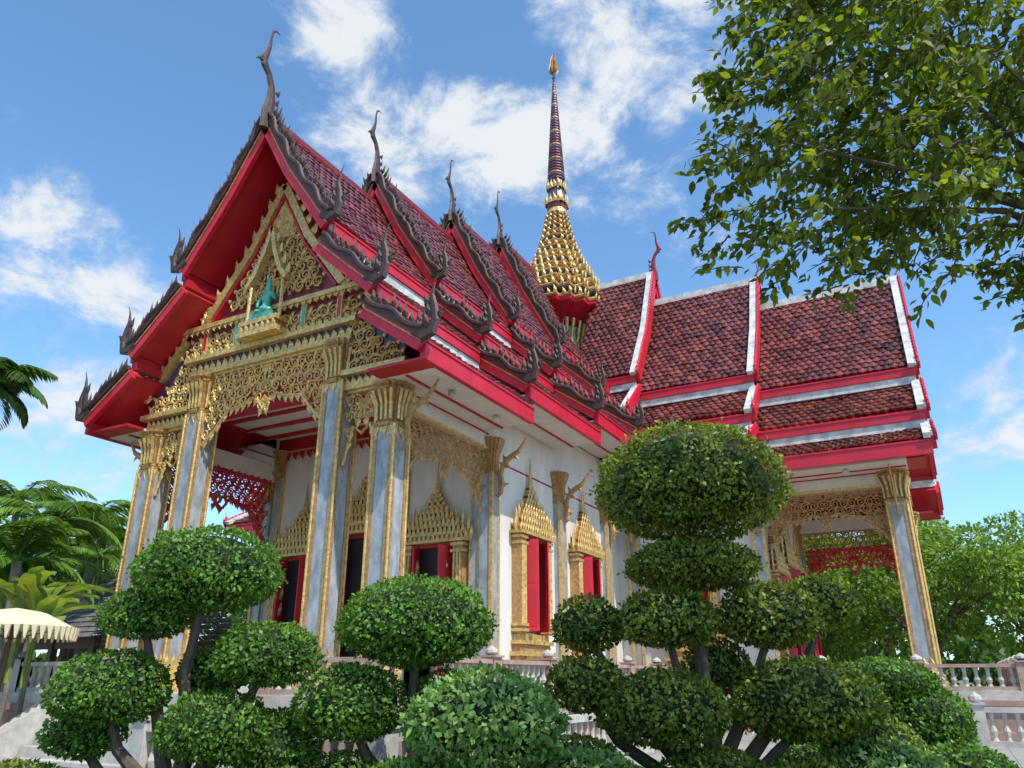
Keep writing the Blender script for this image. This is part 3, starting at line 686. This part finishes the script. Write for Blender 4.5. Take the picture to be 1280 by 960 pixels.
# overhanging tree (near, right)
otree=empty('overhanging_tree'); ox,oy=at(6.0,6.6); otree.location=(ox,oy,0); otree.rotation_euler=(0,0,math.radians(28.6))
reg=inpoly([(1.86,7.07),(1.9,6.65),(2.05,6.3),(1.52,5.82),(1.55,5.5),(2.0,5.6),(1.9,5.05),(2.25,4.75),(2.62,4.9),(2.95,4.75),(3.25,5.0),(3.5,4.5),(3.85,4.75),(5,4.7),(7,5),(7.5,10),(2.3,9)])
PP=[];AA=[];NN=[];tw=MB()
r=random.Random(11)
for (tx,tz,dd) in [(2.0,5.7,5.0),(2.4,5.1,5.2),(3.4,4.9,5.2),(2.2,6.7,5.3),(3.0,7.2,5.4),(3.2,5.9,5.6),(4.2,5.3,5.2),(2.8,8.0,5.8),(4.0,6.5,5.0)]:
    p0=Vector((0,0,3.4+r.random()*1.5)); p1=Vector((tx-6.6,dd-6.0,tz))
    P=[p0+(p1-p0)*t+Vector((r.uniform(-.15,.15),r.uniform(-.15,.15),.5*math.sin(t*3.14)+r.uniform(-.1,.1))) for t in (0,.2,.4,.6,.8,1)]
    tw.tube(P,[.08,.055,.04,.028,.018,.006],BARK,6)
tw.tube([(0,0,-.1),(.1,0,1.5),(0,.1,3),(-.1,0,5),(0,0,7.5)],[.32,.25,.22,.16,.05],BARK,10)
cnt=0
while cnt<1200:
    L_=r.uniform(1.3,6.8); z=r.uniform(4.1,9.2); D=r.uniform(4.6,6.6)
    if not reg(L_,z): continue
    g_=math.sin(L_*4.1+1)+math.sin(z*4.7+L_*2)+math.sin(D*5+z*2.2)
    if g_<(-.8 if z>5.7 else -.3): continue
    if L_>4.9 and r.random()<.6: continue
    cnt+=1
    c0=np.array([L_-6.6+.25,D-6.0,z+.05]); dirv=np.array([-.7+r.uniform(-.6,.6),r.uniform(-.5,.5),-.35+r.uniform(-.5,.35)]); dirv/=np.linalg.norm(dirv)
    ln=r.uniform(.25,.48); k=r.randint(14,23)
    tw.tube([tuple(c0),tuple(c0+dirv*ln*.5+np.array([0,0,.03])),tuple(c0+dirv*ln)],[.008,.006,.003],BARK,4)
    t=rng.random(k); Pp=c0+dirv*(t*ln)[:,None]+rng.normal(0,.035,(k,3))
    Av=dirv*.6+unit(k)*.8+np.array([0,0,-.45]); PP.append(Pp);AA.append(Av);NN.append(unit(k)*.6+np.array([0,0,.7]))
tw.obj('trunk_and_limbs',otree)
P=np.vstack(PP); OL=mat('overhang_leaf',(.165,.225,.026),.42,0,.45,2,island=.6,trans=.5,spec=.35)
leafmesh('leaves',P,np.vstack(AA),np.vstack(NN),.11*rng.uniform(.7,1.25,len(P)),OL,LEAF6,otree)

# palms
PALM=mat('palm_leaf',(.14,.27,.045),.45,0,.4,1,island=.4,trans=.35,spec=.3)
PALMD=mat('palm_leaf_dark',(.09,.18,.04),.45,0,.35,1,island=.35,trans=.3)
PALMY=mat('banana_leaf',(.30,.36,.07),.45,0,.5,1.5,island=.3,trans=.35,col2=(.08,.18,.035))
def palm(base,h,fl,nf,seed,lw=.09,ll=.75,m=None,name='palm_tree',up=.9):
    m=m or PALM; par=empty(name); par.location=(*base,0); r=random.Random(seed); tr=MB(); PP=[];AA=[];NN=[];SS=[]
    tr.tube([(0,0,-.1),(.08,0,h*.3),(.02,.1,h*.7),(0,0,h)],[.2,.14,.13,.12],BARKP,9)
    for i in range(nf):
        a=i*2.4+r.uniform(-.2,.2); el=r.uniform(.1,1.2)*up; pts=[]; L=fl*r.uniform(.8,1.1)
        x=z=0; e=el
        for k in range(13):
            pts.append((x*math.cos(a),x*math.sin(a),h+z)); x+=L/12*math.cos(e); z+=L/12*math.sin(e); e-=.14
        tr.tube(pts,[.04*(1-k/13)+.006 for k in range(13)],m,5)
        side=np.array([-math.sin(a),math.cos(a),0])
        for k in range(2,13):
            for q in range(4):
                f=q/4; p=np.array(pts[k-1])*(1-f)+np.array(pts[k])*f; t=np.array(pts[k])-np.array(pts[k-1]); t/=np.linalg.norm(t)
                s=ll*math.sin(math.pi*min(1,(k+f-1)/12.5)*.85+.35)
                for sg in (1,-1):
                    PP.append(p);AA.append(side*sg+t*.7+np.array([0,0,-.35+r.uniform(-.15,.15)]));NN.append(np.array([0,0,1])+side*sg*.3);SS.append(s)
    tr.obj('trunk_and_stems',par)
    sh=np.array([(0,0,0),(-lw,.3,.02),(-lw*.7,.7,-.05),(0,1,-.18),(lw*.7,.7,-.05),(lw,.3,.02)])
    leafmesh('fronds',np.array(PP),np.array(AA),np.array(NN),np.array(SS),m,sh,par)
palm(at(20,-12.6),4.4,2.2,13,1,.06,.6,up=1.2)
palm(at(22,-13.4),4.4,2.2,14,9,.06,.55,up=1.2)
palm(at(24,-16.3),5.4,3.0,15,12,.05,.7)
palm(at(27,-16.2),6.6,3.0,16,2,.05)
palm(at(30,-15.8),6.0,2.6,16,22,.04,.6)
palm(at(32,-17.6),7.6,3.2,16,3,.05)
palm(at(20,-14.7),9.3,1.9,18,8,.07,.7,PALMD)
palm(at(36,-19.5),8.2,3.4,16,4,.05); palm(at(34,-22),9.0,3.4,16,5,.05)
palm(at(38,-18.0),7.6,3,16,6,.05)
def banana(base,seed,hb=1.8):
    par=empty('banana_plant'); par.location=(*base,0); r=random.Random(seed); mb=MB()
    for i in range(15):
        a=r.uniform(0,6.28); L=r.uniform(1.3,2.2); e=r.uniform(.8,1.4); x=0; z=hb+r.uniform(0,.9); Pm=[];
        for k in range(11):
            Pm.append((x,z,e)); x+=L/10*math.cos(e); z+=L/10*math.sin(e); e-=.15
        V=[]
        for k,(x,z,e) in enumerate(Pm):
            wd=.22*math.sin(math.pi*min(1,(k+.4)/10.4))**.6*(L/2)*r.uniform(.8,1.1)
            for s,dz in ((-1,.08),(0,0),(1,.08)):
                V.append((x*math.cos(a)-s*wd*math.sin(a),x*math.sin(a)+s*wd*math.cos(a),z+dz*r.uniform(.5,1.3)))
        F=[(k*3+j,k*3+j+1,k*3+j+4,k*3+j+3) for k in range(10) for j in (0,1)]
        mb.add(V,F,PALMY)
        mb.tube([(.05*math.cos(a),.05*math.sin(a),hb*.6),(.06*math.cos(a),.06*math.sin(a),Pm[0][1])],[.03,.02],PALMY,5)
    mb.tube([(0,0,0),(.03,.02,hb*.5),(0,0,hb+.2)],[.09,.07,.05],BARKP,8)
    mb.obj('leaves_and_stalks',par)
banana(at(20,-12.2),1,2.5); banana(at(19.5,-11.5),2,2.3); banana(at(21,-13.4),4,2.7)

# left pavilion
pv=empty('wooden_pavilion'); pv.location=(*at(33,-17.5),0); pv.rotation_euler=(0,0,math.radians(-2))
mb=MB()
for x in (-5,-2.5,0,2.5,5):
    for y in (-2.5,2.5): mb.cbox(x,y,0,3.0,.12,.12,WOOD)
mb.box(-5.2,5.2,2.3,2.4,0.16,3,WOOD); mb.box(-4.8,4.8,-2.56,-2.44,2.6,2.99,WOOD); mb.box(-4.8,4.8,-2.55,-2.45,0.16,.9,WOOD)
mb.box(-5.1,5.1,-2.65,2.65,.0,.15,STONE)
def slope(y0,z0,y1,z1):
    rows=14
    for j in range(rows):
        t0=j/rows;t1=(j+1.15)/rows
        for i in range(44):
            x=-6+i*12/44+(j%2)*.13; x2=x+.26
            mb.add([(x,y0+(y1-y0)*t0,z0+(z1-z0)*t0),(x2,y0+(y1-y0)*t0,z0+(z1-z0)*t0),(x2,y0+(y1-y0)*t1,z0+(z1-z0)*t1+.05),(x,y0+(y1-y0)*t1,z0+(z1-z0)*t1+.05)],[(0,1,2,3)],GREYT)
slope(0,5.6,-3.4,2.9); slope(0,5.6,3.4,2.9)
mb.box(-6,6,-.12,.12,5.5,5.75,GREYT)
mb.obj('frame_and_roof',pv)
# parasol
pr=empty('garden_parasol'); pr.location=(*at(17.5,-10.8),0)
mb=MB(); mb.tube([(0,0,0),(0,0,2.95)],.035,WOOD,8)
n=16; V=[(0,0,3.05)]
for rr,zz in ((.6,2.92),(1.25,2.62)): V+=[(rr*math.cos(2*math.pi*i/n),rr*math.sin(2*math.pi*i/n),zz+(.04 if i%2 else 0)) for i in range(n)]
F=[(0,1+i,1+(i+1)%n) for i in range(n)]+[(1+i,1+n+i,1+n+(i+1)%n,1+(i+1)%n) for i in range(n)]
mb.add(V,F,CLOTH)
for i in range(n*3):
    a=2*math.pi*(i+.5)/(n*3); mb.tube([(1.24*math.cos(a),1.24*math.sin(a),2.65),(1.25*math.cos(a),1.25*math.sin(a),2.38)],[.08,.02],CLOTH,4)
for i in range(0,n,2):
    a=2*math.pi*i/n; mb.tube([(0,0,2.4),(1.1*math.cos(a),1.1*math.sin(a),2.66)],.012,WOOD,4)
mb.obj('canopy_and_pole',pr)

# ---------------------------------------------------------------- camera / light / sky
cam=bpy.data.cameras.new('camera'); co=bpy.data.objects.new('camera',cam); sc.collection.objects.link(co); sc.camera=co
cam.sensor_width=36; cam.lens=27; cam.clip_end=5000
co.location=(0,0,1.6)
co.rotation_euler=(Matrix.Rotation(math.radians(28.45),3,'Z')@Matrix.Rotation(math.radians(111),3,'X')@Matrix.Rotation(math.radians(.0),3,'Z')).to_euler()
el=math.radians(55); sd=Vector((.90,-.43,0)).normalized(); to=Vector((sd.x*math.cos(el),sd.y*math.cos(el),math.sin(el)))
sl=bpy.data.lights.new('sun','SUN'); sl.energy=5; sl.angle=math.radians(.5); sl.color=(1,.95,.87)
so=bpy.data.objects.new('sun',sl); sc.collection.objects.link(so); so.rotation_euler=to.to_track_quat('Z','Y').to_euler()
wd=bpy.data.worlds.new('World'); sc.world=wd; wd.use_nodes=True; nt=wd.node_tree; N=nt.nodes; L=nt.links
bg=N['Background']; bg.inputs[1].default_value=.15
sky=N.new('ShaderNodeTexSky'); sky.sky_type='NISHITA'; sky.sun_disc=False; sky.sun_elevation=el; sky.sun_rotation=math.atan2(to.x,to.y); sky.air_density=1.0; sky.dust_density=.6; sky.ozone_density=2.0
tnt=N.new('ShaderNodeVectorMath'); tnt.operation='MULTIPLY'; tnt.inputs[1].default_value=(1.2,1.58,1.74); L.new(sky.outputs[0],tnt.inputs[0])
tc=N.new('ShaderNodeTexCoord'); gen=tc.outputs['Generated']
def nd(az,e):
    a=math.radians(az);e=math.radians(e); h=Fv*math.cos(a)+Rv*math.sin(a); return (h.x*math.cos(e),h.y*math.cos(e),math.sin(e))
blobs=[(-17,47,3.4,1.1),(-15.5,43.5,3.4,1.2),(-14,40.5,4,1.2),(-17.5,38.2,4,.9),(-9,38.6,5,1.2),(-4,38.6,4.5,1.2),(0,39.2,4.5,1.2),(6,36.8,3.5,1),(8,36.5,3,.8),
 (0,48,3.5,.7),(5,47,4.0,.85),(9,46,5.0,1.1),(12,43.5,4.5,1.15),(16,41.5,4.5,1),(17,48,6,1),(-42,27,6,.9),(-36,26,4.5,1.1),(-31,25.3,4,1.1),(-27,24.2,3.2,1),(-24,23.5,3,.7),(-34,18,6,.8),(-28,15,6,.75),(-32,12,6,.7),
 (33,19,4.5,.9),(38,18,5,.9),(29,17.8,3.5,.75),(35,14,5,.7),(16.5,31.8,3,.7),(13,34,2.5,.6),(19,29.5,2.5,.5),(-38,10,8,.7),(30,8,8,.6),
 (80,30,25,.8),(130,45,25,.9),(-90,35,25,.8),(180,40,30,.8),(-140,50,25,.9)]
acc=None
for az,e,rad,amp in blobs:
    d=N.new('ShaderNodeVectorMath'); d.operation='DOT_PRODUCT'; d.inputs[1].default_value=nd(az,e); L.new(gen,d.inputs[0])
    mr=N.new('ShaderNodeMapRange'); mr.inputs[1].default_value=math.cos(math.radians(rad*1.5)); mr.inputs[2].default_value=1; mr.inputs[3].default_value=0; mr.inputs[4].default_value=amp
    L.new(d.outputs['Value'],mr.inputs[0])
    if acc is None: acc=mr.outputs[0]
    else:
        m=N.new('ShaderNodeMath'); m.operation='MAXIMUM'; L.new(acc,m.inputs[0]); L.new(mr.outputs[0],m.inputs[1]); acc=m.outputs[0]
mp=N.new('ShaderNodeMapping'); mp.inputs['Scale'].default_value=(1,1,1.5); L.new(gen,mp.inputs[0])
nz=N.new('ShaderNodeTexNoise'); nz.inputs['Scale'].default_value=8; nz.inputs['Detail'].default_value=12; nz.inputs['Roughness'].default_value=.64; nz.inputs['Distortion'].default_value=.25; L.new(mp.outputs[0],nz.inputs['Vector'])
a1=N.new('ShaderNodeMath'); a1.operation='MULTIPLY_ADD'; L.new(nz.outputs['Fac'],a1.inputs[0]); a1.inputs[1].default_value=3.9; a1.inputs[2].default_value=-2.5
a2=N.new('ShaderNodeMath'); a2.operation='ADD'; L.new(a1.outputs[0],a2.inputs[0]); L.new(acc,a2.inputs[1])
a3=N.new('ShaderNodeMapRange'); a3.interpolation_type='SMOOTHSTEP'; a3.inputs[1].default_value=-.15; a3.inputs[2].default_value=.75; a3.inputs[4].default_value=.94; L.new(a2.outputs[0],a3.inputs[0])
gt=N.new('ShaderNodeMath'); gt.operation='MULTIPLY'; gs2=N.new('ShaderNodeMapRange'); gs2.inputs[1].default_value=0; gs2.inputs[2].default_value=.25; L.new(acc,gs2.inputs[0]); L.new(gs2.outputs[0],gt.inputs[0]); L.new(a3.outputs[0],gt.inputs[1])
cr=N.new('ShaderNodeValToRGB'); cr.color_ramp.elements[0].position=.2; cr.color_ramp.elements[0].color=(4.2,5.0,5.9,1); cr.color_ramp.elements[1].position=.9; cr.color_ramp.elements[1].color=(5.8,6.0,6.2,1)
L.new(a3.outputs[0],cr.inputs[0])
mx=N.new('ShaderNodeMix'); mx.data_type='RGBA'; L.new(gt.outputs[0],mx.inputs[0]); L.new(tnt.outputs[0],mx.inputs[6]); L.new(cr.outputs[0],mx.inputs[7])
L.new(mx.outputs[2],bg.inputs[0])
